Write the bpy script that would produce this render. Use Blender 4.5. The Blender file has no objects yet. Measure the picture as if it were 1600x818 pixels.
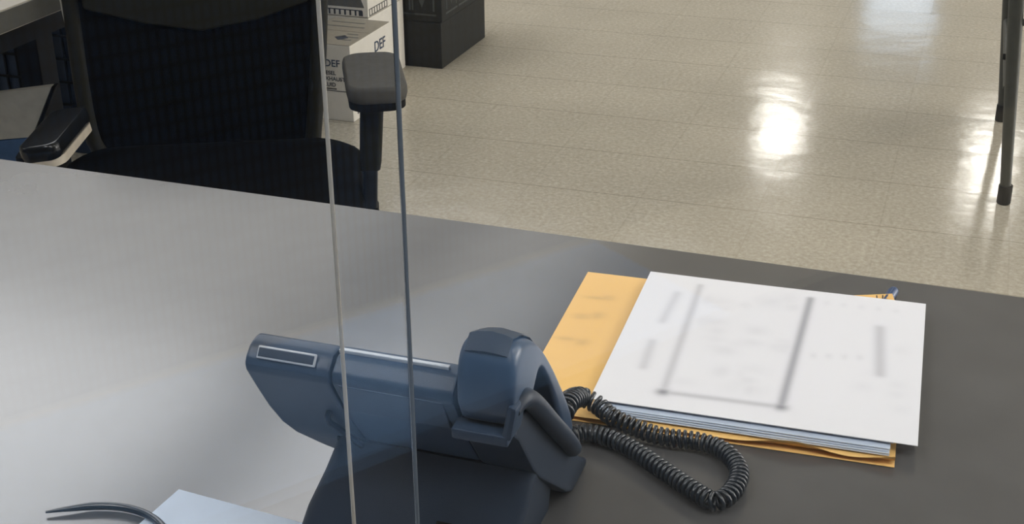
import bpy, bmesh, math, random
from mathutils import Vector, Matrix, Euler
random.seed(7)
S = bpy.context.scene
COL = S.collection
R = math.radians

# ------------------------------------------------------------------ helpers
def link(name, me, parent=None):
    o = bpy.data.objects.new(name, me)
    COL.objects.link(o)
    if parent is not None:
        o.parent = parent
    return o

def finish(bm, sharp=38, smooth=True):
    bmesh.ops.recalc_face_normals(bm, faces=bm.faces)
    if smooth:
        for f in bm.faces:
            f.smooth = True
        lim = math.radians(sharp)
        for e in bm.edges:
            if len(e.link_faces) == 2:
                e.smooth = e.calc_face_angle(0) < lim
    me = bpy.data.meshes.new('mesh')
    bm.to_mesh(me)
    bm.free()
    return me

def obj(name, bm, mat, parent=None, loc=None, rot=None, label=None, sharp=38, smooth=True):
    me = finish(bm, sharp, smooth)
    me.name = name
    mats = mat if isinstance(mat, (list, tuple)) else [mat]
    for m in mats:
        me.materials.append(m)
    o = link(name, me, parent)
    if loc is not None:
        o.location = loc
    if rot is not None:
        o.rotation_euler = rot
    if smooth and len(me.polygons) < 2500:      # keep the broad flat faces flat next to their rounded edges
        wn = o.modifiers.new('weighted_normals', 'WEIGHTED_NORMAL')
        wn.keep_sharp = True
        wn.weight = 80
    if label:
        o['label'] = label
    return o

def tag(o, label, cat, group=None, kind=None):
    o['label'] = label
    o['category'] = cat
    if group:
        o['group'] = group
    if kind:
        o['kind'] = kind
    return o

def thing(name, label, cat, loc=(0, 0, 0), rotz=0.0, group=None):
    o = bpy.data.objects.new(name, None)
    o.empty_display_size = 0.05
    COL.objects.link(o)
    o.location = loc
    o.rotation_euler = (0, 0, rotz)
    return tag(o, label, cat, group)

def struct(name, bm, mat, rotz=0.0, loc=(0, 0, 0), smooth=False):
    o = obj(name, bm, mat, None, loc, (0, 0, rotz), smooth=smooth)
    o['kind'] = 'structure'
    return o

def box(bm, size, c=(0, 0, 0), rot=None, bevel=0.0, seg=2):
    """a bevelled box added to bm"""
    t = bmesh.new()
    bmesh.ops.create_cube(t, size=1.0)
    bmesh.ops.scale(t, vec=size, verts=t.verts)
    if bevel > 0:
        bmesh.ops.bevel(t, geom=list(t.edges), offset=bevel, segments=seg, profile=0.5, affect='EDGES')
    M = Matrix.Translation(c)
    if rot is not None:
        M = M @ Euler(rot).to_matrix().to_4x4()
    bmesh.ops.transform(t, matrix=M, verts=t.verts)
    merge(bm, t)
    return bm

def merge(bm, t):
    me = bpy.data.meshes.new('tmp')
    t.to_mesh(me)
    t.free()
    bm.from_mesh(me)
    bpy.data.meshes.remove(me)

def loft(bm, rings, closed=True, caps=True):
    vs = [[bm.verts.new(p) for p in r] for r in rings]
    n = len(rings[0])
    for a, b in zip(vs, vs[1:]):
        for i in range(n if closed else n - 1):
            j = (i + 1) % n
            bm.faces.new((a[i], a[j], b[j], b[i]))
    if caps and closed:
        bm.faces.new(list(reversed(vs[0])))
        bm.faces.new(vs[-1])
    return vs

def prism(bm, poly, axis, a, b, bevel=0.0, seg=2):
    """extrude a 2D polygon along an axis from a to b"""
    def p3(q, t):
        if axis == 0:
            return (t, q[0], q[1])
        if axis == 1:
            return (q[0], t, q[1])
        return (q[0], q[1], t)
    t = bmesh.new()
    loft(t, [[p3(q, a) for q in poly], [p3(q, b) for q in poly]])
    if bevel > 0:
        bmesh.ops.recalc_face_normals(t, faces=t.faces)
        es = [e for e in t.edges if len(e.link_faces) == 2 and e.calc_face_angle(0) > 0.5]
        bmesh.ops.bevel(t, geom=es, offset=bevel, segments=seg, profile=0.5, affect='EDGES', clamp_overlap=True)
    merge(bm, t)
    return bm

def catmull(pts, n=8):
    P = [Vector(p) for p in pts]
    P = [P[0] * 2 - P[1]] + P + [P[-1] * 2 - P[-2]]
    out = []
    for i in range(1, len(P) - 2):
        p0, p1, p2, p3 = P[i - 1:i + 3]
        for k in range(n):
            t = k / n
            out.append(0.5 * ((2 * p1) + (p2 - p0) * t + (2 * p0 - 5 * p1 + 4 * p2 - p3) * t * t
                              + (3 * p1 - p0 - 3 * p2 + p3) * t ** 3))
    out.append(P[-2].copy())
    return out

def frames(path):
    ts = []
    for i in range(len(path)):
        a = path[max(0, i - 1)]
        b = path[min(len(path) - 1, i + 1)]
        ts.append((b - a).normalized())
    up = Vector((0, 0, 1))
    if abs(ts[0].dot(up)) > 0.95:
        up = Vector((0, 1, 0))
    n = (up - ts[0] * up.dot(ts[0])).normalized()
    out = []
    for t in ts:
        n = (n - t * n.dot(t)).normalized()
        out.append((t, n, t.cross(n)))
    return out

def tube(bm, path, r, k=10, flat=1.0):
    path = [Vector(p) for p in path]
    fr = frames(path)
    rings = []
    for i, p in enumerate(path):
        t, n, b = fr[i]
        ri = r[i] if isinstance(r, (list, tuple)) else r
        rings.append([p + n * (math.cos(2 * math.pi * j / k) * ri * flat) + b * (math.sin(2 * math.pi * j / k) * ri) for j in range(k)])
    loft(bm, rings)
    return bm

def coil(path, rad, turns):
    """points of a helix of a given radius around a path"""
    L = [0.0]
    for a, b in zip(path, path[1:]):
        L.append(L[-1] + (b - a).length)
    fr = frames(path)
    out = []
    per = 14
    N = int(turns * per)
    i = 0
    for s in range(N + 1):
        d = L[-1] * s / N
        while i < len(L) - 2 and L[i + 1] < d:
            i += 1
        f = (d - L[i]) / max(1e-9, L[i + 1] - L[i])
        p = path[i].lerp(path[i + 1], f)
        n = fr[i][1].lerp(fr[i + 1][1], f)
        b = fr[i][2].lerp(fr[i + 1][2], f)
        x = s / N                       # looser, wider loops next to the handset
        a = 2 * math.pi * turns * (x - 0.085 * (1 - math.exp(-x / 0.10)))
        rr = rad * (1 + 0.35 * math.exp(-(x / 0.16) ** 2))
        out.append(p + n * (math.cos(a) * rr) + b * (math.sin(a) * rr))
    return out

def rrect(hw, hh, r, n=4):
    """rounded rectangle outline as (x, y) points"""
    pts = []
    for cx, cy, a0 in ((hw - r, hh - r, 0), (-hw + r, hh - r, 90), (-hw + r, -hh + r, 180), (hw - r, -hh + r, 270)):
        for i in range(n + 1):
            a = R(a0 + 90 * i / n)
            pts.append((cx + r * math.cos(a), cy + r * math.sin(a)))
    return pts

def letters(text, size, mat, parent, loc, rot, name='lettering', sx=1.0):
    cu = bpy.data.curves.new('text', 'FONT')
    cu.body = text
    cu.size = size
    cu.extrude = 0.0004
    cu.align_x = 'LEFT'
    cu.offset = size * 0.012
    t = bpy.data.objects.new('text', cu)
    COL.objects.link(t)
    bpy.context.view_layer.update()
    me = bpy.data.meshes.new_from_object(t.evaluated_get(bpy.context.evaluated_depsgraph_get()))
    bpy.data.objects.remove(t)
    me.name = name
    me.materials.clear()
    me.materials.append(mat)
    o = link(name, me, parent)
    o.location = loc
    o.rotation_euler = rot
    o.scale = (sx, 1, 1)
    return o

# ------------------------------------------------------------------ materials
def lin(c):
    return tuple(((v / 255) / 12.92 if v / 255 <= 0.04045 else ((v / 255 + 0.055) / 1.055) ** 2.4) for v in c) + (1.0,)

def newmat(name):
    m = bpy.data.materials.new(name)
    m.use_nodes = True
    nt = m.node_tree
    return m, nt, nt.nodes['Principled BSDF']

def mat(name, rgb, rough=0.5, metal=0.0, spec=0.5, var=0.08, vscale=60.0, bump=0.0, bscale=300.0, coat=0.0):
    """procedural surface: base colour with a fine noise variation and optional grain"""
    m, nt, p = newmat(name)
    c = lin(rgb)
    N = nt.nodes
    tc = N.new('ShaderNodeTexCoord')
    no = N.new('ShaderNodeTexNoise')
    no.inputs['Scale'].default_value = vscale
    no.inputs['Detail'].default_value = 3
    nt.links.new(tc.outputs['Object'], no.inputs['Vector'])
    rp = N.new('ShaderNodeValToRGB')
    rp.color_ramp.elements[0].position = 0.3
    rp.color_ramp.elements[1].position = 0.7
    rp.color_ramp.elements[0].color = tuple(v * (1 - var) for v in c[:3]) + (1,)
    rp.color_ramp.elements[1].color = tuple(min(1, v * (1 + var)) for v in c[:3]) + (1,)
    nt.links.new(no.outputs['Fac'], rp.inputs['Fac'])
    nt.links.new(rp.outputs['Color'], p.inputs['Base Color'])
    p.inputs['Roughness'].default_value = rough
    p.inputs['Metallic'].default_value = metal
    p.inputs['Specular IOR Level'].default_value = spec
    p.inputs['Coat Weight'].default_value = coat
    if bump > 0:
        n2 = N.new('ShaderNodeTexNoise')
        n2.inputs['Scale'].default_value = bscale
        n2.inputs['Detail'].default_value = 2
        nt.links.new(tc.outputs['Object'], n2.inputs['Vector'])
        b = N.new('ShaderNodeBump')
        b.inputs['Strength'].default_value = bump
        b.inputs['Distance'].default_value = 0.001
        nt.links.new(n2.outputs['Fac'], b.inputs['Height'])
        nt.links.new(b.outputs['Normal'], p.inputs['Normal'])
    return m

def emit(name, rgb, strength):
    m, nt, p = newmat(name)
    p.inputs['Base Color'].default_value = (0.8, 0.8, 0.8, 1)
    p.inputs['Emission Color'].default_value = rgb + (1,)
    p.inputs['Emission Strength'].default_value = strength
    return m

def tinted(name, layer, rough=0.6, spec=0.3, bump=0.0):
    """colour taken from the printed-ink attribute of the mesh"""
    m, nt, p = newmat(name)
    a = nt.nodes.new('ShaderNodeAttribute')
    a.attribute_name = layer
    nt.links.new(a.outputs['Color'], p.inputs['Base Color'])
    p.inputs['Roughness'].default_value = rough
    p.inputs['Specular IOR Level'].default_value = spec
    return m

def floor_mat():
    m, nt, p = newmat('polished speckled vinyl tile')
    N, L = nt.nodes, nt.links
    tc = N.new('ShaderNodeTexCoord')
    mp = N.new('ShaderNodeMapping')
    T = 0.30
    mp.inputs['Scale'].default_value = (1 / T, 1 / T, 1)
    mp.inputs['Location'].default_value = (-0.153 / T + 10, -3.188 / T + 30, 0)
    L.new(tc.outputs['Object'], mp.inputs['Vector'])
    sep = N.new('ShaderNodeSeparateXYZ')
    L.new(mp.outputs['Vector'], sep.inputs['Vector'])
    def math_(op, a, b=None):
        n = N.new('ShaderNodeMath')
        n.operation = op
        for i, v in enumerate((a, b)):
            if v is None:
                continue
            if isinstance(v, (int, float)):
                n.inputs[i].default_value = v
            else:
                L.new(v, n.inputs[i])
        return n.outputs[0]
    def edge(axis):
        fr = math_('FRACT', axis)
        d = math_('SUBTRACT', fr, 0.5)
        d = math_('ABSOLUTE', d)
        return math_('GREATER_THAN', d, 0.4935)
    seam = math_('MAXIMUM', math_('MULTIPLY', edge(sep.outputs['X']), 0.25), edge(sep.outputs['Y']))
    # speckles
    n1 = N.new('ShaderNodeTexNoise'); n1.inputs['Scale'].default_value = 85; n1.inputs['Detail'].default_value = 4
    n1.inputs['Roughness'].default_value = 0.7
    L.new(tc.outputs['Object'], n1.inputs['Vector'])
    n2 = N.new('ShaderNodeTexNoise'); n2.inputs['Scale'].default_value = 2.2; n2.inputs['Detail'].default_value = 5
    L.new(tc.outputs['Object'], n2.inputs['Vector'])
    r1 = N.new('ShaderNodeValToRGB')
    e = r1.color_ramp.elements
    e[0].position = 0.30; e[0].color = lin((164, 156, 139))
    e[1].position = 0.72; e[1].color = lin((201, 194, 176))
    x = r1.color_ramp.elements.new(0.5); x.color = lin((181, 173, 156))
    L.new(n1.outputs['Fac'], r1.inputs['Fac'])
    mx = N.new('ShaderNodeMix'); mx.data_type = 'RGBA'; mx.blend_type = 'MULTIPLY'
    r2 = N.new('ShaderNodeValToRGB')
    r2.color_ramp.elements[0].position = 0.3; r2.color_ramp.elements[0].color = (0.86, 0.86, 0.86, 1)
    r2.color_ramp.elements[1].position = 0.7; r2.color_ramp.elements[1].color = (1, 1, 1, 1)
    L.new(n2.outputs['Fac'], r2.inputs['Fac'])
    mx.inputs['Factor'].default_value = 1
    L.new(r1.outputs['Color'], mx.inputs['A']); L.new(r2.outputs['Color'], mx.inputs['B'])
    m2 = N.new('ShaderNodeMix'); m2.data_type = 'RGBA'
    L.new(math_('MULTIPLY', seam, 0.5), m2.inputs['Factor'])
    L.new(mx.outputs['Result'], m2.inputs['A'])
    m2.inputs['B'].default_value = lin((105, 97, 82))
    L.new(m2.outputs['Result'], p.inputs['Base Color'])
    # each tile lies very slightly out of level; a low ripple from the wax
    fl = N.new('ShaderNodeVectorMath'); fl.operation = 'FLOOR'
    L.new(mp.outputs['Vector'], fl.inputs[0])
    wn = N.new('ShaderNodeTexWhiteNoise'); wn.noise_dimensions = '3D'
    L.new(fl.outputs['Vector'], wn.inputs['Vector'])
    sub = N.new('ShaderNodeVectorMath'); sub.operation = 'SUBTRACT'
    L.new(wn.outputs['Color'], sub.inputs[0]); sub.inputs[1].default_value = (0.5, 0.5, 0.5)
    ms = N.new('ShaderNodeVectorMath'); ms.operation = 'SCALE'
    L.new(sub.outputs['Vector'], ms.inputs[0]); ms.inputs['Scale'].default_value = 0.010
    n3 = N.new('ShaderNodeTexNoise'); n3.inputs['Scale'].default_value = 9; n3.inputs['Detail'].default_value = 3
    L.new(tc.outputs['Object'], n3.inputs['Vector'])
    b = N.new('ShaderNodeBump'); b.inputs['Strength'].default_value = 0.25; b.inputs['Distance'].default_value = 0.004
    L.new(n3.outputs['Fac'], b.inputs['Height'])
    ad = N.new('ShaderNodeVectorMath'); ad.operation = 'ADD'
    L.new(b.outputs['Normal'], ad.inputs[0]); L.new(ms.outputs['Vector'], ad.inputs[1])
    nm = N.new('ShaderNodeVectorMath'); nm.operation = 'NORMALIZE'
    L.new(ad.outputs['Vector'], nm.inputs[0])
    L.new(nm.outputs['Vector'], p.inputs['Normal'])
    p.inputs['Roughness'].default_value = 0.14
    p.inputs['Specular IOR Level'].default_value = 0.5
    return m

def acrylic_mat():
    """clear sheet: transparent with a Fresnel (Schlick) mirror reflection on both faces"""
    m = bpy.data.materials.new('clear acrylic')
    m.use_nodes = True
    nt = m.node_tree
    N, L = nt.nodes, nt.links
    N.remove(N['Principled BSDF'])
    out = N['Material Output']
    g = N.new('ShaderNodeNewGeometry')
    d = N.new('ShaderNodeVectorMath'); d.operation = 'DOT_PRODUCT'
    L.new(g.outputs['Normal'], d.inputs[0]); L.new(g.outputs['Incoming'], d.inputs[1])
    def math_(op, a, b):
        n = N.new('ShaderNodeMath'); n.operation = op
        for i, v in enumerate((a, b)):
            if isinstance(v, (int, float)):
                n.inputs[i].default_value = v
            else:
                L.new(v, n.inputs[i])
        return n.outputs[0]
    a = math_('ABSOLUTE', d.outputs['Value'], 0)
    a = math_('SUBTRACT', 1.0, a)
    a = math_('POWER', a, 5.0)
    a = math_('MULTIPLY', a, 0.95)
    a = math_('ADD', a, 0.042)
    t = N.new('ShaderNodeBsdfTransparent'); t.inputs['Color'].default_value = (0.985, 0.99, 0.995, 1)
    gl = N.new('ShaderNodeBsdfGlossy'); gl.inputs['Roughness'].default_value = 0.02
    mx = N.new('ShaderNodeMixShader')
    L.new(a, mx.inputs['Fac']); L.new(t.outputs[0], mx.inputs[1]); L.new(gl.outputs[0], mx.inputs[2])
    L.new(mx.outputs[0], out.inputs['Surface'])
    return m

def wall_reflection_mat():
    m, nt, p = newmat('navy square wall tile')
    N, L = nt.nodes, nt.links
    tc = N.new('ShaderNodeTexCoord')
    br = N.new('ShaderNodeTexBrick')
    br.offset = 0.0
    br.inputs['Color1'].default_value = lin((46, 64, 88))
    br.inputs['Color2'].default_value = lin((41, 58, 80))
    br.inputs['Mortar'].default_value = lin((12, 14, 18))
    br.inputs['Scale'].default_value = 1.0
    br.inputs['Mortar Size'].default_value = 0.0032
    br.inputs['Brick Width'].default_value = 0.018
    br.inputs['Row Height'].default_value = 0.036
    mp = N.new('ShaderNodeMapping')
    mp.inputs['Rotation'].default_value = (R(90), 0, 0)
    L.new(tc.outputs['Object'], mp.inputs['Vector'])
    L.new(mp.outputs['Vector'], br.inputs['Vector'])
    L.new(br.outputs['Color'], p.inputs['Base Color'])
    p.inputs['Roughness'].default_value = 0.6
    return m

M = {}
M['floor'] = floor_mat()
M['acrylic'] = acrylic_mat()
M['acrylic_edge'] = mat('polished acrylic edge', (196, 190, 178), 0.25, var=0.05)  # lit and shaded copies of one clear edge, light put in colour
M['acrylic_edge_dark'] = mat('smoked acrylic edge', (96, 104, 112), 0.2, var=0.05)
M['wall'] = mat('painted wall', (190, 188, 182), 0.8, vscale=3, var=0.04)
M['ceiling'] = mat('white ceiling', (205, 203, 198), 0.9, vscale=3, var=0.03)
M['navy_wall'] = wall_reflection_mat()
M['desk'] = mat('grey desk laminate', (79, 79, 79), 0.185, spec=0.75, var=0.07, vscale=14)
M['desk_edge'] = mat('dark desk edge band', (52, 51, 48), 0.5)
M['black'] = mat('black plastic', (8, 8, 7), 0.6, spec=0.1)
M['matte_black'] = mat('black upholstery', (6, 6, 5), 0.9, spec=0.06, bump=0.3, bscale=900)
M['mesh_black'] = mat('black mesh fabric', (5, 5, 4), 0.9, spec=0.05, bump=0.4, bscale=1200)
M['olive_black'] = mat('dark olive plastic', (24, 23, 13), 0.6, spec=0.2)
M['arm_grey'] = mat('grey arm pad', (80, 78, 73), 0.7, spec=0.12)
M['arm_shiny'] = mat('shiny black arm pad', (22, 23, 24), 0.2, spec=0.35)
M['pale_trim'] = mat('pale arm trim', (196, 186, 168), 0.4)
M['steel'] = mat('dark steel', (34, 38, 44), 0.35, metal=0.4)
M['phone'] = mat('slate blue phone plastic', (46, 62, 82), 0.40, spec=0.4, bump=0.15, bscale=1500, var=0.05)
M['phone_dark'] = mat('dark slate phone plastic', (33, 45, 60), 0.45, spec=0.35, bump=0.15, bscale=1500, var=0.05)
M['handset'] = mat('charcoal handset plastic', (46, 66, 90), 0.33, spec=0.5, var=0.05)
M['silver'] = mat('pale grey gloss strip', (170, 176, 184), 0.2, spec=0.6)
M['cord'] = mat('glossy black cord', (26, 34, 42), 0.28, spec=0.7)
M['paper'] = mat('white paper', (226, 226, 227), 0.75, spec=0.2, var=0.01)
M['paper_blue'] = mat('blue grey paper', (188, 200, 216), 0.75, spec=0.2, var=0.02)
M['manila'] = mat('manila paper', (232, 188, 116), 0.7, spec=0.25, var=0.04, vscale=40)
M['ink'] = mat('dark ink', (52, 54, 60), 0.8, var=0.1)
M['ink_blue'] = mat('blue black ink', (60, 72, 92), 0.8, var=0.1)
M['ink_soft'] = mat('grey ink', (96, 94, 88), 0.8, var=0.1)
M['pen'] = mat('blue pen plastic', (38, 66, 106), 0.3, spec=0.6)
M['carton'] = mat('white carton', (230, 225, 214), 0.75, spec=0.2, var=0.04)
M['carton_top'] = mat('carton flap', (152, 144, 128), 0.8, spec=0.2, var=0.06)  # darker than the sides: weaker light on top put into the colour
M['black_carton'] = mat('black carton', (40, 40, 36), 0.7, spec=0.2, var=0.1)
M['black_carton_top'] = mat('black carton print', (70, 72, 70), 0.7, spec=0.2, var=0.1)
M['navy'] = mat('navy cabinet', (34, 48, 66), 0.6, spec=0.3)
M['table_top'] = mat('beige table top', (150, 144, 130), 0.5, var=0.05)
M['edge_grey'] = mat('dark grey edge band', (74, 73, 67), 0.6, spec=0.2)
M['bin'] = mat('grey board', (176, 173, 163), 0.55, spec=0.3)
M['bin_blue'] = mat('navy board', (66, 94, 132), 0.5, spec=0.3)
M['leg_steel'] = mat('grey painted steel tube', (70, 71, 66), 0.4, metal=0.2)
M['rubber'] = mat('black rubber', (14, 14, 13), 0.7)
M['white_plastic'] = mat('white plastic', (205, 200, 190), 0.4)
M['skylight'] = emit('daylight panel', (0.98, 0.985, 1.0), 4.9)
M['skylight_hazy'] = emit('hazy daylight panel', (0.99, 0.985, 0.98), 1.4)
M['skylight_dusty'] = emit('dusty daylight panel', (1.0, 0.98, 0.95), 1.2)
M['lamp'] = emit('lamp diffuser', (1.0, 0.96, 0.88), 48.0)
M['lamp_soft'] = emit('soft lamp diffuser', (1.0, 0.98, 0.95), 12.5)
M['daylight'] = emit('window daylight', (0.60, 0.78, 1.0), 1.7)
M['side_daylight'] = emit('side window daylight', (1.0, 0.97, 0.92), 10.5)
M['dark_metal'] = mat('dark duct', (28, 28, 28), 0.7)

YAW = R(-19)          # the building grid, seen from the viewer
def G(u, v, z=0.0):   # a point given on the building grid
    c, s = math.cos(YAW), math.sin(YAW)
    return Vector((u * c - v * s, u * s + v * c, z))

# ------------------------------------------------------------------ the setting
def plane_box(x0, x1, y0, y1, z0, z1):
    bm = bmesh.new()
    box(bm, (x1 - x0, y1 - y0, z1 - z0), ((x0 + x1) / 2, (y0 + y1) / 2, (z0 + z1) / 2))
    return bm
U0, U1, V0, V1, H = -8.0, 6.0, -1.25, 13.5, 2.95
struct('floor', plane_box(U0, U1, V0, V1, -0.1, 0), M['floor'], YAW)
struct('ceiling', plane_box(U0, U1, V0, V1, H + 0.02, H + 0.12), M['ceiling'], YAW)
struct('wall_left', plane_box(U0 - 0.1, U0, V0, V1, 0, H + 0.02), M['wall'], YAW)
struct('wall_right', plane_box(U1, U1 + 0.1, V0, V1, 0, H + 0.02), M['wall'], YAW)
struct('wall_back', plane_box(U0, U1, V0 - 0.1, V0, 0, H + 0.02), M['navy_wall'], YAW)  # unseen wall, given a navy grid for the screen to reflect
bm = bmesh.new()                       # far wall with a window opening
wu0, wu1, wz0, wz1 = -1.02, -0.32, 0.9, 2.36
for (a, b, c, d) in ((U0, wu0, 0, H), (wu1, U1, 0, H), (wu0, wu1, 0, wz0), (wu0, wu1, wz1, H + 0.02)):
    box(bm, (b - a, 0.1, d - c), ((a + b) / 2, V1 + 0.05, (c + d) / 2))
struct('wall_far', bm, M['wall'], YAW)
bm = bmesh.new()
for (a, b, c, d) in ((wu0 - .05, wu0 + .02, wz0 - .05, wz1 + .05), (wu1 - .02, wu1 + .05, wz0 - .05, wz1 + .05)):
    box(bm, (b - a, 0.06, d - c), ((a + b) / 2, V1 - 0.02, (c + d) / 2))
for z in (wz0 - .02, wz1 + .02):
    box(bm, (wu1 - wu0, 0.06, 0.06), ((wu0 + wu1) / 2, V1 - 0.02, z))
win = struct('window_1', bm, M['wall'], YAW)
bm = bmesh.new(); box(bm, (wu1 - wu0, 0.01, wz1 - wz0), ((wu0 + wu1) / 2, V1 + 0.07, (wz0 + wz1) / 2))
obj('window_pane', bm, M['daylight'], win)

bm = bmesh.new()
for (a, b, c, d) in ((3.0, 3.08, .6, 2.5), (8.92, 9.0, .6, 2.5), (5.96, 6.04, .6, 2.5), (3.0, 9.0, .56, .64), (3.0, 9.0, 2.46, 2.54)):
    box(bm, (.08, b - a, d - c), (U1 - .02, (a + b) / 2, (c + d) / 2))
win_added = struct('window_2', bm, M['wall'], YAW)  # window added on the unseen right wall to light the cartons
bm = bmesh.new(); box(bm, (.01, 5.9, 1.9), (U1 - .012, 6.0, 1.55))
obj('window_pane', bm, M['side_daylight'], win_added)

# skylight: strips of stepped strength added to grade the desk reflection; dark purlin below
bm = bmesh.new(); box(bm, (3.75, 1.9, 0.02), (-1.62 - 1.875, 3.45, H))
sky = obj('skylight', bm, M['skylight'], None, None, (0, 0, YAW))
bm = bmesh.new(); box(bm, (3.75, 1.5, 0.02), (-1.62 - 1.875, 5.15, H)); obj('skylight_panel', bm, M['skylight_hazy'], sky)
bm = bmesh.new(); box(bm, (3.75, 3.4, 0.02), (-1.62 - 1.875, 7.6, H)); obj('skylight_panel', bm, M['skylight_dusty'], sky)
sky['kind'] = 'structure'
bm = bmesh.new(); box(bm, (0.30, 6.8, 0.05), (-2.41, 5.9, H - 0.04))
obj('purlin', bm, M['dark_metal'], sky)
# ceiling lamps
def ceiling_light(u, v, w, d, m, label):
    t = thing('ceiling_light', label, 'ceiling light', G(u, v, H), YAW, 'ceiling lights')
    bm = bmesh.new(); box(bm, (w + .06, d + .06, 0.03), (0, 0, 0.005), bevel=0.004)
    obj('light_frame', bm, M['white_plastic'], t)
    bm = bmesh.new(); box(bm, (w, d, 0.012), (0, 0, -0.014), bevel=0.003)
    obj('diffuser', bm, m, t)
ceiling_light(-1.56, 12.2, 0.34, 0.40, M['lamp'], 'bright ceiling lamp mirrored in the floor tiles left of the dark patch')
ceiling_light(0.30, 11.7, 0.34, 0.40, M['lamp'], 'bright ceiling lamp mirrored in the floor beside the folding table leg')
for (u, v) in ((2.3, 2.0), (3.4, 4.6), (3.8, 7.2), (-5.0, 0.4), (0.6, 0.2), (2.2, -0.3), (-1.4, -0.2)):  # unseen fill lamps, added to brighten the room
    ceiling_light(u, v, 1.2, 0.6, M['lamp_soft'], 'ceiling panel lamp outside the picture')
# unseen dark duct, added so the floor mirrors a dull patch
bm = bmesh.new(); box(bm, (0.85, 2.1, 0.16), (-0.42, 11.5, H - 0.06), bevel=0.01)
tag(obj('ceiling_duct', bm, M['dark_metal'], None, None, (0, 0, YAW)), 'dark ceiling duct mirrored as a dull patch in the floor', 'duct')

# ------------------------------------------------------------------ desk
DZ = 0.74
desk = thing('desk', 'long grey laminate desk running across the foreground', 'desk', (0.06, 0.835, 0), R(-19.8))
D_v1 = 0.489            # far edge, measured from the desk's origin
bm = bmesh.new(); box(bm, (2.9, 1.02, 0.028), (0, D_v1 - 0.51, DZ - 0.014), bevel=0.0025)
obj('desk_top', bm, M['desk'], desk)
bm = bmesh.new(); box(bm, (2.9, 0.003, 0.022), (0, D_v1 + 0.0006, DZ - 0.015), bevel=0.001)
obj('edge_band', bm, M['desk_edge'], desk)
for x in (-1.38, 1.38):
    bm = bmesh.new(); box(bm, (0.03, 0.9, DZ - 0.03), (x, D_v1 - 0.52, (DZ - 0.03) / 2), bevel=0.002)
    obj('end_panel', bm, M['desk_edge'], desk)
bm = bmesh.new(); box(bm, (2.7, 0.02, 0.5), (0, D_v1 - 0.75, 0.46), bevel=0.002)
obj('modesty_panel', bm, M['desk_edge'], desk)

bm = bmesh.new(); box(bm, (3.9, 1.50, .008), (0, 0, .0045), bevel=.003)  # unseen mat, added to put a blue haze into the screen's reflection
M['blue_carpet'] = mat('blue carpet', (146, 182, 226), 0.95, spec=0.05, var=0.1, bump=0.5, bscale=700)
tag(obj('floor_mat', bm, M['blue_carpet'], None, G(-0.65, -0.46), (0, 0, YAW)), 'blue carpet mat on the visitor side of the desk, mirrored in the clear screen', 'mat')

# ------------------------------------------------------------------ clear acrylic screen: two overlapping sheets
PY = R(8)
def pane(x0, x1, off, label, edge_at, edge_mat):
    t = thing('acrylic_sheet', label, 'clear screen', (0, 0.62, DZ), PY, 'acrylic sheets of the desk screen')
    th = 0.008
    bm = bmesh.new(); box(bm, (x1 - x0, th, 0.95), ((x0 + x1) / 2, off, 0.476))
    obj('clear_panel', bm, M['acrylic'], t, smooth=False)
    e = x0 if edge_at < 0 else x1
    bm = bmesh.new()
    box(bm, (0.0022, th * 1.02, 0.95), (e + edge_at * 0.0008, off, 0.476), bevel=0.0007)
    obj('polished_edge', bm, edge_mat, t)
    return t
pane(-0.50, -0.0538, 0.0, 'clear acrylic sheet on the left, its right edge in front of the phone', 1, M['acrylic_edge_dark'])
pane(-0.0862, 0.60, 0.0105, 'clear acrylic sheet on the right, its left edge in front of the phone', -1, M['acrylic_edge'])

# ------------------------------------------------------------------ desk phone seen from behind
PH = thing('desk_phone', 'dark slate desk phone seen from behind with its handset on', 'telephone', (-0.1776, 0.8087, DZ), YAW)
prof = [(0.014, .1665), (0.002, .165), (-.0075, .157), (-.0085, .150), (.004, .128), (.018, .105), (.034, .083), (.050, .066),
        (.090, .031), (.115, .010), (.13, .001), (.165, .001), (.175, .008), (.172, .020)]
bm = bmesh.new(); prism(bm, prof, 0, 0.0, 0.0632, bevel=0.0035)
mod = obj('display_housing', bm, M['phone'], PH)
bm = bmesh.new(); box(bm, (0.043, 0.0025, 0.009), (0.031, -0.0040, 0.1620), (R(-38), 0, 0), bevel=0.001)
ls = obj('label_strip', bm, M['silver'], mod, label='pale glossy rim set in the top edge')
bm = bmesh.new(); box(bm, (0.0405, 0.0012, 0.0060), (0.031, -0.00490, 0.16268), (R(-38), 0, 0), bevel=0.0004)
obj('label_inset', bm, M['phone_dark'], mod)
bm = bmesh.new(); tube(bm, catmull([(0.052, 0.016, .118), (0.050, 0.011, .108), (0.054, 0.022, .094), (0.063, 0.036, .074)], 6), 0.0022, 8)
obj('cable_hook', bm, M['phone_dark'], mod)
bm = bmesh.new(); box(bm, (0.011, 0.006, 0.004), (0.046, 0.043, .0735), bevel=0.0008)
obj('rubber_pad', bm, M['rubber'], mod)

bm = bmesh.new(); prism(bm, prof, 0, 0.0645, 0.1505, bevel=0.0022)
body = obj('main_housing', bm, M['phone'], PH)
bm = bmesh.new(); box(bm, (0.078, 0.004, 0.0028), (0.1035, 0.0075, 0.1665), bevel=0.0008)  # bright reflection on the top edge, put in as a pale strip
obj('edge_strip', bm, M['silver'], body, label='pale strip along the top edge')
bm = bmesh.new(); box(bm, (0.074, 0.003, 0.030), (0.106, -0.0005, 0.136), (R(26), 0, 0), bevel=0.0012)
obj('back_panel', bm, M['phone'], body)

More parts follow.
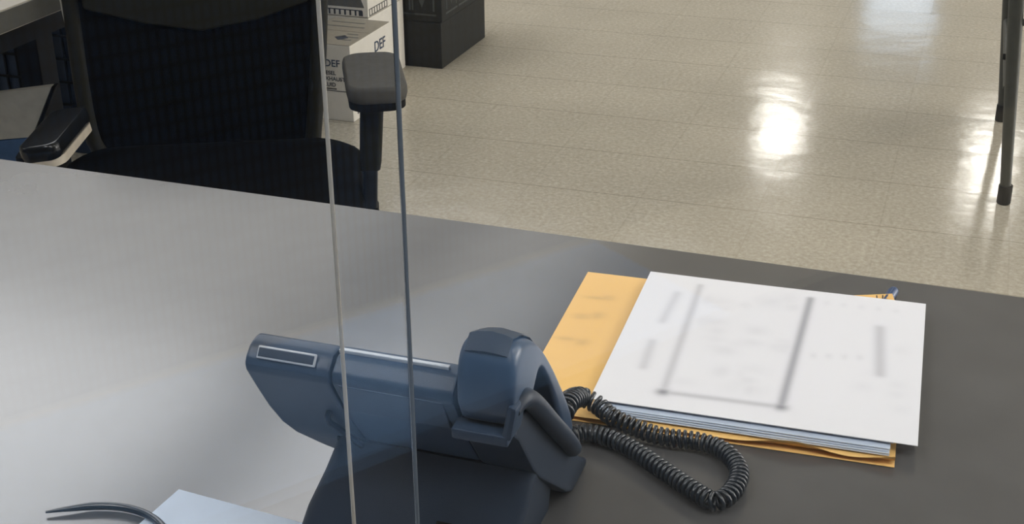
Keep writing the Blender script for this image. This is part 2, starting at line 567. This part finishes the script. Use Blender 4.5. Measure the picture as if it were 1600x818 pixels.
# right-hand part that carries the handset: lower face, ledge under the earpiece, side rail
profc = [(.020, .139), (.002, .137), (-.006, .131), (.004, .122), (.018, .103), (.034, .081), (.050, .064),
         (.090, .031), (.115, .010), (.13, .001), (.165, .001), (.172, .006), (.160, .012), (.10, .066)]
bm = bmesh.new(); prism(bm, profc, 0, 0.151, 0.1905, bevel=0.003)
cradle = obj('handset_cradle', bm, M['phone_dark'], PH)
bm = bmesh.new()
box(bm, (0.0385, 0.014, 0.0085), (0.1705, -0.010, 0.1340), (R(6), 0, 0), bevel=0.002)
box(bm, (0.007, 0.022, 0.026), (0.1905, -0.006, 0.147), (0, R(10), 0), bevel=0.003)
obj('cradle_ledge', bm, M['phone'], cradle)
bm = bmesh.new()
tube(bm, catmull([(0.1920, -0.010, .153), (0.1930, 0.004, .155), (0.1940, 0.022, .142), (0.1950, 0.058, .106), (0.1945, 0.096, .070), (0.1920, 0.122, .046)], 6),
     [0.004 + 0.003 * min(1, i / 6) for i in range(31)], 10)
obj('side_rail', bm, M['phone_dark'], cradle)

# stand and foot under the body
bm = bmesh.new()
def ringr(u0, u1, v0, v1, w, r=0.012):
    return [((u0 + u1) / 2 + x, (v0 + v1) / 2 + y, w) for x, y in rrect((u1 - u0) / 2, (v1 - v0) / 2, r)]
loft(bm, [ringr(.020, .179, -.004, .115, 0.0), ringr(.021, .180, -.001, .114, 0.010), ringr(.026, .183, .008, .110, .03),
          ringr(.034, .187, .022, .100, .052), ringr(.042, .190, .036, .080, .078)])
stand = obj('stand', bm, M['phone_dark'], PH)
bm = bmesh.new()
prism(bm, [(0.078, 0.001), (0.162, 0.001), (0.158, 0.018), (0.140, 0.030), (0.098, 0.030), (0.082, 0.018)], 1, -0.016, 0.02, bevel=0.004)
obj('stand_foot', bm, M['phone_dark'], stand)
bm = bmesh.new()
for k in range(2):
    box(bm, (0.012, 0.004, 0.010), (0.135 + 0.02 * k, 0.0085, 0.040), (R(33), 0, 0), bevel=0.001)
obj('cable_socket', bm, M['black'], stand)

# handset: arched, lofted along its length
outer = [(-.0135, .152), (-.0150, .166), (-.0152, .180), (-.0115, .193), (.000, .1985), (.018, .192), (.036, .181), (.056, .162), (.076, .141), (.095, .118), (.112, .096), (.126, .076), (.140, .054)]
inner = [(-.0090, .1405), (-.004, .1395), (.008, .1390), (.020, .1390), (.029, .1420), (.036, .150), (.045, .1545), (.056, .147), (.070, .130), (.084, .108), (.096, .086), (.110, .064), (.130, .044)]
hw = [.0180, .0192, .0198, .0200, .0200, .0196, .0186, .0174, .0172, .0176, .0184, .0186, .0168]
rings = []
ucen = 0.1738
for (ov, ow), (iv, iw), h in zip(outer, inner, hw):
    a = Vector((0, iv, iw)); b = Vector((0, ov, ow))
    mid = (a + b) / 2; hh = (b - a).length / 2; dr = (b - a).normalized()
    ring = []
    for x, y in rrect(h, hh, min(h, hh) * 0.55, 4):
        q = mid + dr * y
        ring.append((ucen + x - 0.03 * max(0, mid.y - 0.05), q.y, q.z))
    rings.append(ring)
bm = bmesh.new(); loft(bm, rings)
bmesh.ops.bevel(bm, geom=[e for e in bm.edges if len(e.link_faces) == 2 and max(len(f.verts) for f in e.link_faces) > 6], offset=0.003, segments=2, profile=0.5, affect='EDGES')
hs = obj('handset', bm, M['handset'], PH, sharp=50)
sm = hs.modifiers.new('smooth', 'SUBSURF'); sm.levels = 2; sm.render_levels = 2
bm = bmesh.new()          # shell cap on the outer side of the earpiece
cap = []
for (ov, ow), h in zip(outer[3:9], hw[3:9]):
    cap.append((ov, ow, h))
def cap_h(i, x):
    return (-0.0016 if i in (0, len(cap) - 1) else 0.0004) + 0.0028 * (1 - x * x)
rings = []
for i, (v, w, h) in enumerate(cap):
    n = Vector((0, -0.5, 0.8)) if i < 1 else Vector((0, 0.1 + 0.22 * i, 1.0))
    n.normalize()
    rings.append([(ucen + x * h * 0.72, v + n.y * cap_h(i, x), w + n.z * cap_h(i, x)) for x in (-1, -.6, 0, .6, 1)]
                 + [(ucen + x * h * 0.72, v - n.y * 0.003, w - n.z * 0.003) for x in (.6, -.6)])
loft(bm, rings)
obj('handset_cap', bm, M['phone_dark'], hs)

# coiled cord from the mouthpiece round to the underside of the phone
Rinv = Matrix.Rotation(-YAW, 3, 'Z')
def to_phone(p):
    return Rinv @ (Vector(p) - Vector((-0.1776, 0.8087, DZ)))
cz = 0.7492
cpts = [(0.037, 0.915, 0.782), (0.044, 0.945, 0.775), (0.055, 0.972, 0.764), (0.068, 0.971, 0.758), (0.083, 0.955, 0.7535), (0.115, 0.936, cz), (0.148, 0.926, cz), (0.166, 0.911, cz),
        (0.173, 0.886, cz), (0.166, 0.861, cz), (0.151, 0.844, cz), (0.139, 0.853, cz), (0.115, 0.886, cz), (0.091, 0.919, cz), (0.071, 0.936, cz), (0.053, 0.940, cz), (0.030, 0.930, cz)]
path = [to_phone(p) for p in catmull(cpts, 10)]
pts = coil(path, 0.0062, 92)
bm = bmesh.new(); tube(bm, pts, 0.0017, 6)
obj('coiled_cord', bm, M['cord'], PH, sharp=80)
bm = bmesh.new(); tube(bm, [to_phone((0.030, 0.900, 0.790)), to_phone((0.034, 0.908, 0.787)), to_phone((0.040, 0.926, 0.780))], [0.006, 0.0055, 0.004], 10)
obj('cord_plug', bm, M['cord'], PH)

# ------------------------------------------------------------------ papers and envelopes on the desk
def sheet(name, w, d, z, m, loc, rot, th=0.0004, wav=0.0006, nx=24, ny=24, ink=None, layer=None, seed=0, curl=None):
    """a thin sheet with real thickness; optional printed ink as a colour attribute"""
    rnd = random.Random(seed)
    ph = [rnd.uniform(0, 6) for _ in range(4)]
    bm = bmesh.new()
    top, bot = [], []
    for j in range(ny + 1):
        rt, rb = [], []
        for i in range(nx + 1):
            x = (i / nx - .5) * w; y = (j / ny - .5) * d
            zz = wav * (math.sin(x * 22 + ph[0]) * math.cos(y * 19 + ph[1]) + 1)
            if curl:
                zz += curl(x, y)
            rt.append(bm.verts.new((x, y, zz + th))); rb.append(bm.verts.new((x, y, zz)))
        top.append(rt); bot.append(rb)
    for j in range(ny):
        for i in range(nx):
            bm.faces.new((top[j][i], top[j][i + 1], top[j + 1][i + 1], top[j + 1][i]))
            bm.faces.new((bot[j][i], bot[j + 1][i], bot[j + 1][i + 1], bot[j][i + 1]))
    for j in range(ny):
        for i in (0, nx):
            bm.faces.new((top[j][i], top[j + 1][i], bot[j + 1][i], bot[j][i]))
    for i in range(nx):
        for j in (0, ny):
            bm.faces.new((top[j][i], top[j][i + 1], bot[j][i + 1], bot[j][i]))
    o = obj(name, bm, m, None, (loc[0], loc[1], z), (0, 0, rot), sharp=60)
    if ink:
        at = o.data.color_attributes.new(layer, 'FLOAT_COLOR', 'POINT')
        for k, v in enumerate(o.data.vertices):
            at.data[k].color = ink(v.co.x / w, v.co.y / d)
    return o

def seg_d(p, a, b):
    ax, ay = a; bx, by = b
    dx, dy = bx - ax, by - ay
    t = max(0, min(1, ((p[0] - ax) * dx + (p[1] - ay) * dy) / (dx * dx + dy * dy)))
    return math.hypot(p[0] - ax - t * dx, p[1] - ay - t * dy)

rn = random.Random(3)
blots = [(rn.uniform(-.26, .06), rn.uniform(-.32, .42), rn.uniform(.02, .06), rn.uniform(.02, .05), rn.uniform(.04, .10)) for _ in range(34)]
blots += [(0.10 + .05 * k, -0.02 + .01 * k, .012, .02, .10) for k in range(6)]
blots += [(0.10 + .06 * k, 0.41, .012, .02, .08) for k in range(6)]
blots += [(rn.uniform(.30, .46), rn.uniform(-.42, .40), .03, .03, .06) for _ in range(7)]
BASE = lin((221, 221, 224))[:3]
def soft(d, w):
    return math.exp(-(d / w) ** 2)
def ink_top(x, y):
    v = 0.0
    q = [(-.300, .43), (-.285, -.395), (.085, -.385), (.100, .43)]
    for a, b, k in ((q[0], q[1], .26), (q[1], q[2], .30), (q[2], q[3], .50)):
        v = max(v, k * soft(seg_d((x, y), a, b), .0155))
    v = max(v, .62 * soft(math.hypot(x - q[1][0], y - q[1][1]), .024), .62 * soft(math.hypot(x - q[2][0], y - q[2][1]), .024))
    v = max(v, .18 * soft(seg_d((x, y), (-.37, .34), (-.38, .10)), .018), .20 * soft(seg_d((x, y), (-.385, -.06), (-.378, -.25)), .018))
    v = max(v, .28 * soft(seg_d((x, y), (.352, .26), (.370, -.08)), .020))
    for bx, by, sx, sy, k in blots:
        v = max(v, k * math.exp(-((x - bx) / sx) ** 2 - ((y - by) / sy) ** 2))
    g = [c * (1 - v) for c in BASE]
    g[2] *= 1 + 0.06 * v
    return (g[0], g[1], g[2], 1)
M['printed'] = tinted('printed white sheet', 'ink', 0.75, 0.2)
M['manila_printed'] = tinted('manila paper with faint writing', 'ink', 0.7, 0.25)
PW, PD, PR, PC = 0.2645, 0.2560, R(-16.9), (0.2275, 1.0710)
def pl(du, dv):      # a spot given in the stack's own directions
    c, s = math.cos(PR), math.sin(PR)
    return (PC[0] + du * c - dv * s, PC[1] + du * s + dv * c)

MB = lin((232, 189, 118))[:3]
mbl = [(-.445, .15, .03, .02), (-.40, .17, .02, .025), (-.455, -.02, .035, .016), (-.405, -.03, .02, .025), (-.43, .30, .04, .014), (-.395, .31, .02, .02)]
def ink_env(x, y):
    v = 0
    for bx, by, sx, sy in mbl:
        v = max(v, .20 * math.exp(-((x - bx) / sx) ** 2 - ((y - by) / sy) ** 2))
    return (MB[0] * (1 - v), MB[1] * (1 - v), MB[2] * (1 - .7 * v), 1)
ER = R(-16.6)
def env_curl(x, y):
    # the open front edge gapes and waves towards its right end
    t = max(0.0, min(1.0, (-.1305 - y) / .0075))
    k = max(0.0, min(1.0, (x - .02) / .06))
    wave = 0.0035 * (1 - math.cos((x - .02) * 62)) * k
    return 0.0030 + t * t * (0.0015 + wave)
env = thing('manila_envelope', 'large manila envelope lying under the printed white papers', 'envelope', (0.1870, 1.0762, DZ), ER)
EW, ED = 0.312, 0.2760
a = sheet('front_leaf', EW, ED, 0, M['manila_printed'], (0, 0), 0, nx=70, ny=50, wav=0.0003, ink=ink_env, layer='ink', seed=4, curl=env_curl)
a.parent = env
b = sheet('back_leaf', EW, ED, 0.0006, M['manila'], (0, 0), 0, nx=12, ny=12, wav=0.0001, seed=5)
b.parent = env

zs = 0.7454
offs = [(-.0090, -.0085, .4), (-.0085, -.0075, -.2), (-.0095, -.0062, .2), (-.0085, -.0050, .1), (-.006, .0030, -.2)]
for i, (du, dv, dr) in enumerate(offs):
    o = sheet('paper_sheet', PW - 0.024, PD, zs + i * 0.0013, M['paper_blue'] if i < 4 else M['paper'], pl(du, dv), PR + R(dr) * 0.4, nx=10, ny=10, wav=0.0002, seed=i, th=0.0008)
    tag(o, 'plain paper sheet in the stack under the printed sheet, on the envelope', 'paper', 'sheets under the printed sheet')
o = sheet('printed_sheet', PW, PD, zs + 0.0076, M['printed'], pl(0, 0), PR, nx=150, ny=150, wav=0.0003, seed=20, ink=ink_top, layer='ink')
tag(o, 'blurred printed white sheet with a grey outlined box, on top of the papers', 'paper')

# small manila slip sticking out at the back, with handwriting, and a blue pen behind it
slip = sheet('manila_slip', 0.060, 0.060, 0.7452, M['manila'], (0.338, 1.1475), R(4), nx=10, ny=10, wav=0.0002, seed=31,
             curl=lambda x, y: 0.007 * max(0, (y + .0) / .03) ** 2)
tag(slip, 'small manila slip with handwriting poking out behind the white papers', 'slip')
bm = bmesh.new()
def strokes(bm, lines, r=0.0006):
    for l in lines:
        tube(bm, [Vector(p) for p in l], r, 5)
def sz(x, y): return 0.007 * max(0, y / .03) ** 2 + 0.0012
st = []
for pts2 in ([(.012, .018), (.014, .028)], [(.020, .028), (.0175, .021), (.0185, .0175), (.0225, .0185), (.0225, .0215), (.019, .0215)],
             [(-.004, .018), (-.002, .025)], [(-.010, .017), (-.0085, .022)]):
    st.append([(x, y, sz(x, y)) for x, y in pts2])
strokes(bm, st)
obj('handwriting', bm, M['ink'], slip)
pen = thing('ballpoint_pen', 'blue capped pen lying at the far desk edge behind the manila slip', 'pen', (0.3665, 1.1885, 0.7452), R(60))
bm = bmesh.new(); tube(bm, [(-.080, 0, 0), (-.076, 0, 0), (-.03, 0, 0)], [.002, .0038, .0040], 14); obj('pen_barrel', bm, M['white_plastic'], pen)
bm = bmesh.new(); tube(bm, [(-.03, 0, 0), (-.028, 0, 0), (.010, 0, 0), (.014, 0, 0), (.0155, 0, 0)], [.0042, .0052, .0052, .0046, .002], 16); obj('pen_cap', bm, M['pen'], pen)
bm = bmesh.new(); box(bm, (.03, .002, .0014), (-.008, 0, .0064), bevel=.0004); obj('pen_clip', bm, M['pen'], pen)
pen.location.z = 0.7455

# real sheet added for a paper reflected in the screen, and thin black cable at the lower left
o = sheet('loose_paper', 0.28, 0.216, 0.7404, M['paper_blue'], (-0.257 + .128 - .044, 0.878 - .057 - .0986), R(-24), nx=14, ny=14, wav=0.0003, seed=40)
tag(o, 'pale bluish paper lying on the desk at lower left beneath the black cable', 'paper')
bm = bmesh.new()
cp = catmull([(-0.349, 0.8465, 0.7432), (-0.333, 0.8495, 0.7438), (-0.312, 0.8525, 0.7440), (-0.290, 0.8495, 0.7442), (-0.270, 0.8390, 0.7445), (-0.255, 0.822, 0.7447), (-0.24, 0.79, 0.7447), (-0.26, 0.74, 0.7447)], 8)
tube(bm, cp, [0.0009 + 0.0020 * min(1, i / 14) for i in range(len(cp))], 10)
tag(obj('black_cable', bm, M['cord']), 'thin black cable with a tapered end lying over the pale paper', 'cable')

# ------------------------------------------------------------------ office chair behind the desk
CH = thing('office_chair', 'black office chair with grey arm pad behind the desk', 'chair', (-0.52, 2.17, 0), R(6))
bm = bmesh.new()
rings = []
for z, k in ((.415, .90), (.425, .97), (.445, 1.0), (.462, .985), (.472, .93), (.475, .82)):
    rings.append([(x * k, y * k, z - 0.02 * max(0, -y - .12) ** 1 * (1 if z > .43 else 0)) for x, y in rrect(.268, .25, .09, 6)])
loft(bm, rings)
obj('seat', bm, M['matte_black'], CH, sharp=60)
bk = obj('backrest', prism(bmesh.new(), [(-.18, -.305), (.165, -.305), (.180, -.25), (.212, .05), (.205, .28), (.17, .33), (-.17, .33), (-.215, .28), (-.222, .05), (-.215, -.25)], 1, -0.006, 0.006, bevel=0.004),
         M['mesh_black'], CH, (-.012, .285, .735), (R(-4), 0, 0))
bm = bmesh.new()
fp = [(-.185, 0, -.305), (-.222, 0, -.24), (-.228, 0, .05), (-.22, 0, .27), (-.18, 0, .335), (0, 0, .345), (.17, 0, .335), (.21, 0, .27), (.218, 0, .05), (.190, 0, -.24), (.160, 0, -.305), (0, 0, -.310), (-.185, 0, -.305)]
tube(bm, catmull(fp, 6), 0.016, 10)
obj('back_frame', bm, M['olive_black'], bk)
bm = bmesh.new()
prism(bm, [(-.205, .045), (.195, .045), (.195, -.015), (.10, -.045), (0, -.062), (-.10, -.045), (-.205, -.015)], 1, -0.022, -0.006, bevel=0.005)
obj('lumbar_pad', bm, M['olive_black'], bk)
bm = bmesh.new(); box(bm, (.07, .03, .44), (0, .055, -.10), (R(4), 0, 0), bevel=.01)
obj('back_spine', bm, M['black'], bk)

def pad(name, L, W, m, loc, rot, label=None):
    bm = bmesh.new()
    rings = []
    for z, k in ((-.016, .80), (-.013, .93), (-.004, 1.0), (.006, .99), (.012, .93), (.014, .80)):
        rings.append([(x * (W / 2 - (1 - k) * .03) / (W / 2), y * (L / 2 - (1 - k) * .03) / (L / 2), z) for x, y in rrect(W / 2, L / 2, W * .30, 5)])
    loft(bm, rings)
    return obj(name, bm, m, CH, loc, rot, label, sharp=60)
p1 = pad('arm_pad', .200, .100, M['arm_grey'], (.294, .014, .652), (R(1), 0, R(3)), 'grey arm pad on the right')
bm = bmesh.new()
rings = [[(x, y, z) for x, y in rrect(.0465, .0955, .03, 5)] for z in (-.028, -.010)]
loft(bm, rings); obj('pad_base', bm, M['black'], p1)
bm = bmesh.new()
loft(bm, [[(x + .29 + dx, y - .01, z) for x, y in rrect(w, w * 1.2, w * .5, 4)] for z, w, dx in ((.50, .0165, -.010), (.515, .0185, -.009), (.60, .0195, -.003), (.632, .0215, 0))])
slv = obj('arm_sleeve', bm, M['olive_black'], CH)
bm = bmesh.new()
loft(bm, [[(x + .29 + dx, y - .01, z) for x, y in rrect(.0125, .02, .005, 3)] for z, dx in ((.36, -.018), (.52, -.009))])
obj('arm_post', bm, M['steel'], CH)
bm = bmesh.new(); box(bm, (.13, .06, .03), (.225, -.01, .385), bevel=.006); box(bm, (.034, .05, .075), (.274, -.01, .395), bevel=.006); obj('arm_bracket', bm, M['black'], CH)
# left arm: pad lowered and turned inwards, shiny top and an edge highlight put in as a pale rim
p2 = pad('arm_pad', .185, .070, M['arm_shiny'], (-.246, .045, .565), (R(2), R(-8), R(-8)), 'shiny black arm pad turned inwards, on the left')
bm = bmesh.new()
rings = [[(x, y, z) for x, y in rrect(.0355, .090, .026, 5)] for z in (-.026, -.012)]
loft(bm, rings); obj('pad_edge', bm, M['pale_trim'], p2, label='pale underside rim')
bm = bmesh.new(); loft(bm, [[(x - .285, y + .01, z) for x, y in rrect(.019, .023, .008, 4)] for z in (.36, .545)]); obj('arm_post', bm, M['black'], CH)
bm = bmesh.new(); box(bm, (.13, .06, .03), (-.225, .01, .385), bevel=.006); box(bm, (.05, .22, .07), (-.268, .07, .415), bevel=.012); obj('arm_bracket', bm, M['black'], CH)
bm = bmesh.new(); box(bm, (.30, .30, .03), (0, 0, .405), bevel=.008); obj('seat_plate', bm, M['black'], CH)
bm = bmesh.new(); tube(bm, [(0, 0, .08), (0, 0, .22), (0, 0, .221), (0, 0, .40)], [.03, .03, .018, .018], 14); obj('gas_column', bm, M['steel'], CH)
bm = bmesh.new()
box(bm, (.07, .03, .20), (0, .335, .45), bevel=.008); box(bm, (.07, .36, .02), (0, .17, .385), bevel=.006); obj('back_bracket', bm, M['black'], CH)
for k in range(5):
    a = R(90 + 72 * k)
    bm = bmesh.new(); tube(bm, [(math.cos(a) * .02, math.sin(a) * .02, .10), (math.cos(a) * .28, math.sin(a) * .28, .075)], [.024, .014], 8)
    lg = obj('base_leg', bm, M['black'], CH)
    bm = bmesh.new(); tube(bm, [(math.cos(a) * .28 - .011 * math.sin(a), math.sin(a) * .28 + .011 * math.cos(a), .03), (math.cos(a) * .28 + .011 * math.sin(a), math.sin(a) * .28 - .011 * math.cos(a), .03)], .03, 14)
    obj('caster', bm, M['rubber'], lg)

# ------------------------------------------------------------------ things behind the chair and to the left
# beige table with a black leg
TB = thing('side_table', 'beige topped table with black leg at the upper left', 'table', G(-2.11, 2.35), YAW)
bm = bmesh.new(); box(bm, (1.04, 1.30, 0.042), (0, 0, .721), bevel=.003); obj('table_top', bm, M['table_top'], TB)
bm = bmesh.new(); box(bm, (.003, 1.29, 0.036), (.5212, 0, .721), bevel=.001); obj('edge_band', bm, M['edge_grey'], TB)
bm = bmesh.new(); box(bm, (.94, .03, .05), (0, -.50, .675)); box(bm, (.94, .03, .05), (0, .50, .675)); box(bm, (.03, .97, .05), (.46, 0, .675)); box(bm, (.03, .97, .05), (-.46, 0, .675)); obj('apron', bm, M['black'], TB)
for x, y in ((.392, -.20), (-.455, -.20), (.455, .50), (-.455, .50)):
    bm = bmesh.new(); box(bm, (.052, .052, .66), (x, y, .33), bevel=.003); obj('leg', bm, M['black'], TB)
# grey and navy board leaning against the table leg
BN = thing('display_board', 'grey board with navy lower half leaning by the black table leg', 'board', (-0.92, 2.515, 0), 0)
up = [(-.17, .515), (-.075, .534), (-.02, .541), (.047, .549), (.024, .506), (-.001, .458), (-.004, .446), (-.06, .442), (-.17, .432)]
lo = [(-.17, .431), (-.06, .441), (-.004, .445), (-.010, .30), (-.012, 0.0), (-.17, 0.0)]
bm = bmesh.new(); prism(bm, up, 1, -.008, .008, bevel=.002); obj('board_panel', bm, M['bin'], BN)
bm = bmesh.new(); prism(bm, lo, 1, -.007, .007, bevel=.002); obj('lower_panel', bm, M['bin_blue'], BN, label='navy lower half')
bm = bmesh.new(); prism(bm, [(.047, .549), (.055, .549), (.006, .452), (-.001, .452)], 1, -.012, .010, bevel=.0015); obj('edge_trim', bm, M['black'], BN)
# added dark navy cabinet; its grid front stands in for a squared reflection
CB = thing('storage_cabinet', 'dark navy cabinet with wire grid front standing behind the office chair', 'cabinet', G(-2.865, 3.40), YAW)
bm = bmesh.new(); box(bm, (1.84, .74, 1.25), (0, 0, .625), bevel=.004); obj('cabinet_body', bm, M['navy'], CB)
bm = bmesh.new()
for k in range(46):
    box(bm, (.005, .005, 1.15), (-.90 + .04 * k, -.374, .63))
for k in range(18):
    box(bm, (1.82, .005, .006), (0, -.3785, .08 + .065 * k))
obj('wire_grid', bm, M['black'], CB, smooth=False)
# pale reflection streak, built as a thin cord off the table top
bm = bmesh.new(); a = G(-1.578, 2.06); tube(bm, catmull([(a.x - .02, a.y, .747), (a.x, a.y, .744), (a.x + .006, a.y - .004, .70), (a.x + .016, a.y - .01, .62), (a.x + .035, a.y - .02, .55)], 6), .0016, 6)
tag(obj('pale_cord', bm, M['bin']), 'thin pale cord hanging off the beige table edge', 'cord')

# ------------------------------------------------------------------ white fluid cartons with printing
BX = R(-19.8)
bc, bs = math.cos(BX), math.sin(BX)
def bl(u, v, z=0.0):   # from the front right floor corner of the near carton
    return (-.466 + u * bc - v * bs, 3.865 + u * bs + v * bc, z)
def carton(label, loc, w, d, h, group):
    t = thing('carton', label, 'box', loc, BX, group)
    bm = bmesh.new(); box(bm, (w, d, h), (-w / 2, d / 2, h / 2), bevel=.0025); obj('carton_body', bm, M['carton'], t)
    bm = bmesh.new(); box(bm, (w - .004, d / 2 - .003, .0022), (-w / 2, d / 4, h + .0008), bevel=.0006)
    obj('flap', bm, M['carton_top'], t)
    bm = bmesh.new(); box(bm, (w - .004, d / 2 - .003, .0022), (-w / 2, d * 3 / 4, h + .0008), bevel=.0006)
    obj('flap', bm, M['carton_top'], t)
    return t
c1 = carton('white printed fluid carton on the floor right behind the grey arm pad', bl(0, 0), .19, .285, .231, 'fluid cartons')
FX, RZ = (R(90), 0, 0), (R(90), 0, R(90))
letters('DEF', .046, M['ink_blue'], c1, (.0008, .163, .168), RZ, sx=1.02)
letters('DEF', .030, M['ink_blue'], c1, (-.086, -.0008, .166), FX)
letters('DIESEL', .017, M['ink'], c1, (-.100, -.0008, .141), FX)
letters('EXHAUST', .017, M['ink'], c1, (-.094, -.0008, .123), FX)
letters('FLUID', .017, M['ink'], c1, (-.097, -.0008, .105), FX)
bm = bmesh.new(); box(bm, (.14, .0008, .0025), (-.088, -.0004, .092)); box(bm, (.08, .0008, .004), (-.09, -.0004, .098)); obj('printed_rule', bm, M['ink_soft'], c1)
bm = bmesh.new(); box(bm, (.0008, .024, .022), (.0004, .040, .028)); obj('printed_mark', bm, M['ink_soft'], c1)
bm = bmesh.new()       # flap print: a diamond warning mark and rules
prism(bm, [(-.085, .075), (-.062, .050), (-.040, .075), (-.062, .100)], 2, .2330, .2336)
obj('warning_diamond', bm, M['ink'], c1)
bm = bmesh.new()
for u0, u1, v in ((-.05, -.01, .055), (-.06, 0, .085), (-.05, -.015, .115), (-.16, -.03, .19), (-.16, -.05, .235)):
    box(bm, (abs(u1 - u0), .006, .0006), ((u0 + u1) / 2 - .012, v, .2333))
obj('printed_rule', bm, M['ink_soft'], c1)
c2 = carton('white carton on the floor behind the near fluid carton', bl(-.080, .300), .22, .265, .231, 'fluid cartons')
c3 = carton('white carton with a row of printed black bars, stacked at the back', bl(-.080, .300, .2335), .22, .265, .231, 'fluid cartons')
bm = bmesh.new()
box(bm, (.19, .0008, .003), (-.115, -.0004, .0205))
for k in range(11):
    box(bm, (.006 if k not in (0, 10) else .014, .0008, .016), (-.205 + .0180 * k, -.0004, .012))
obj('printed_bars', bm, M['ink'], c3)
bm = bmesh.new()
box(bm, (.0008, .135, .003), (.0004, .075, .024)); box(bm, (.0008, .135, .003), (.0004, .075, .004))
for k in range(8):
    box(bm, (.0008, .005, .02), (.0004, .010 + .0186 * k, .014))
obj('printed_bars', bm, M['ink_soft'], c3)
bm = bmesh.new()
prism(bm, [(-.215, .030), (-.012, .030), (-.022, .055), (-.022, .20), (-.215, .20)], 1, -.0009, -.0002)
obj('grey_panel', bm, M['ink_soft'], c3, label='grey printed panel on the front')

# ------------------------------------------------------------------ two black cartons stacked to the right of the white ones
def bk_(u, v, z=0.0):
    return (-.226 + u * bc - v * bs, 4.393 + u * bs + v * bc, z)
def black_box(label, loc, w, d, h):
    t = thing('carton', label, 'box', loc, BX, 'black cartons')
    bm = bmesh.new(); box(bm, (w, d, h), (-w / 2, d / 2, h / 2), bevel=.003); obj('carton_body', bm, M['black_carton'], t)
    bm = bmesh.new(); box(bm, (w - .006, d - .006, .002), (-w / 2, d / 2, h + .0008)); obj('flap', bm, M['black_carton'], t)
    return t
k1 = black_box('plain black carton on the floor under the arrow-marked one', bk_(0, 0), .20, .405, .155)
k2 = black_box('black carton with grey arrow marks, stacked on the plain black one', bk_(.004, 0, .157), .208, .425, .22)
def marks(bm, f, spots):
    # handling marks: arrows over a bar, and a glass, drawn on a face through f(s, z)
    def poly(pts):
        vs = [bm.verts.new(f(s, z, 0)) for s, z in pts]
        vt = [bm.verts.new(f(s, z, 1)) for s, z in pts]
        bm.faces.new(vt)
        for i in range(len(pts)):
            j = (i + 1) % len(pts)
            bm.faces.new((vs[i], vs[j], vt[j], vt[i]))
    for s0 in spots:
        poly([(s0 - .05, .020), (s0 + .05, .020), (s0 + .05, .026), (s0 - .05, .026)])
        poly([(s0 - .012, .075), (s0 + .012, .075), (s0, .045)])
        poly([(s0 - .004, .075), (s0 + .004, .075), (s0 + .004, .14), (s0 - .004, .14)])
        for d in (-.045, .040):
            poly([(s0 + d, .035), (s0 + d + .006, .035), (s0 + d + .006, .15), (s0 + d, .15)])
bm = bmesh.new(); marks(bm, lambda s, z, k: (-.015 - s, -.0002 - .0006 * k, z), (.055, .13)); obj('handling_marks', bm, M['black_carton_top'], k2, smooth=False)
bm = bmesh.new(); marks(bm, lambda s, z, k: (.0002 + .0006 * k, .03 + s, z), (.055, .17, .29)); obj('handling_marks', bm, M['black_carton_top'], k2, smooth=False)

# ------------------------------------------------------------------ folding table at the right edge
FT = thing('folding_table', 'folding table with grey tube legs at the right edge of the floor', 'table', G(0.128, 3.43), YAW)
bm = bmesh.new(); box(bm, (1.60, .80, .03), (.78, .33, .735), bevel=.006); obj('table_top', bm, M['table_top'], FT)
def tleg(x, y, lean, top=.72):
    bm = bmesh.new(); tube(bm, [(x, y, .035), (x + lean * .5, y, .38), (x + lean, y, top)], [.0135, .0175, .0195], 14)
    l = obj('leg', bm, M['leg_steel'], FT)
    bm = bmesh.new(); tube(bm, [(x, y, 0), (x, y, .004), (x, y, .05)], [.015, .0175, .0175], 14)
    obj('rubber_foot', bm, M['rubber'], l)
tleg(0.008, 0.0, -.058); tleg(-.008, .66, -.058); tleg(1.52, 0.0, .03); tleg(1.52, .66, .03)
for x in (-.012, 1.535):
    bm = bmesh.new(); tube(bm, [(x - .012, .0, .30), (x - .02, .66, .30)], .010, 10); obj('cross_bar', bm, M['leg_steel'], FT)
bm = bmesh.new(); tube(bm, [(-.026, .0, .455), (.40, .02, .72)], .008, 10); obj('brace', bm, M['leg_steel'], FT)
bm = bmesh.new(); tube(bm, [(-.026, .03, .37), (-.044, .03, .37)], .008, 10); obj('lock_knob', bm, M['rubber'], FT)

# ------------------------------------------------------------------ camera, view
F = 2138.0
pit, rol = R(25), R(-0.5)
fw = Vector((0, math.cos(pit), -math.sin(pit)))
u0 = Vector((0, math.sin(pit), math.cos(pit)))
r0 = Vector((1, 0, 0))
r1 = r0 * math.cos(rol) + u0 * math.sin(rol)
u1 = u0 * math.cos(rol) - r0 * math.sin(rol)
cam = bpy.data.cameras.new('camera')
co = bpy.data.objects.new('camera', cam)
COL.objects.link(co)
mt = Matrix((r1, u1, -fw)).transposed().to_4x4()
mt.translation = (0, 0, 1.34)
co.matrix_world = mt
cam.sensor_width = 36.0
cam.lens = 36.0 * F / 1600
cam.clip_start = 0.02
S.camera = co

w = bpy.data.worlds.new('world')
S.world = w
w.use_nodes = True
w.node_tree.nodes['Background'].inputs['Color'].default_value = (0.6, 0.7, 0.8, 1)
w.node_tree.nodes['Background'].inputs['Strength'].default_value = 0.3
vs = S.view_settings
vs.view_transform = 'Standard'
vs.look = 'None'
vs.gamma = 1
vs.use_curve_mapping = False
vs.exposure = 0.0
S.cycles.max_bounces = 8
S.cycles.diffuse_bounces = 4
S.cycles.glossy_bounces = 4
S.cycles.transparent_max_bounces = 24
S.cycles.use_denoising = True
S.cycles.sample_clamp_indirect = 6.0
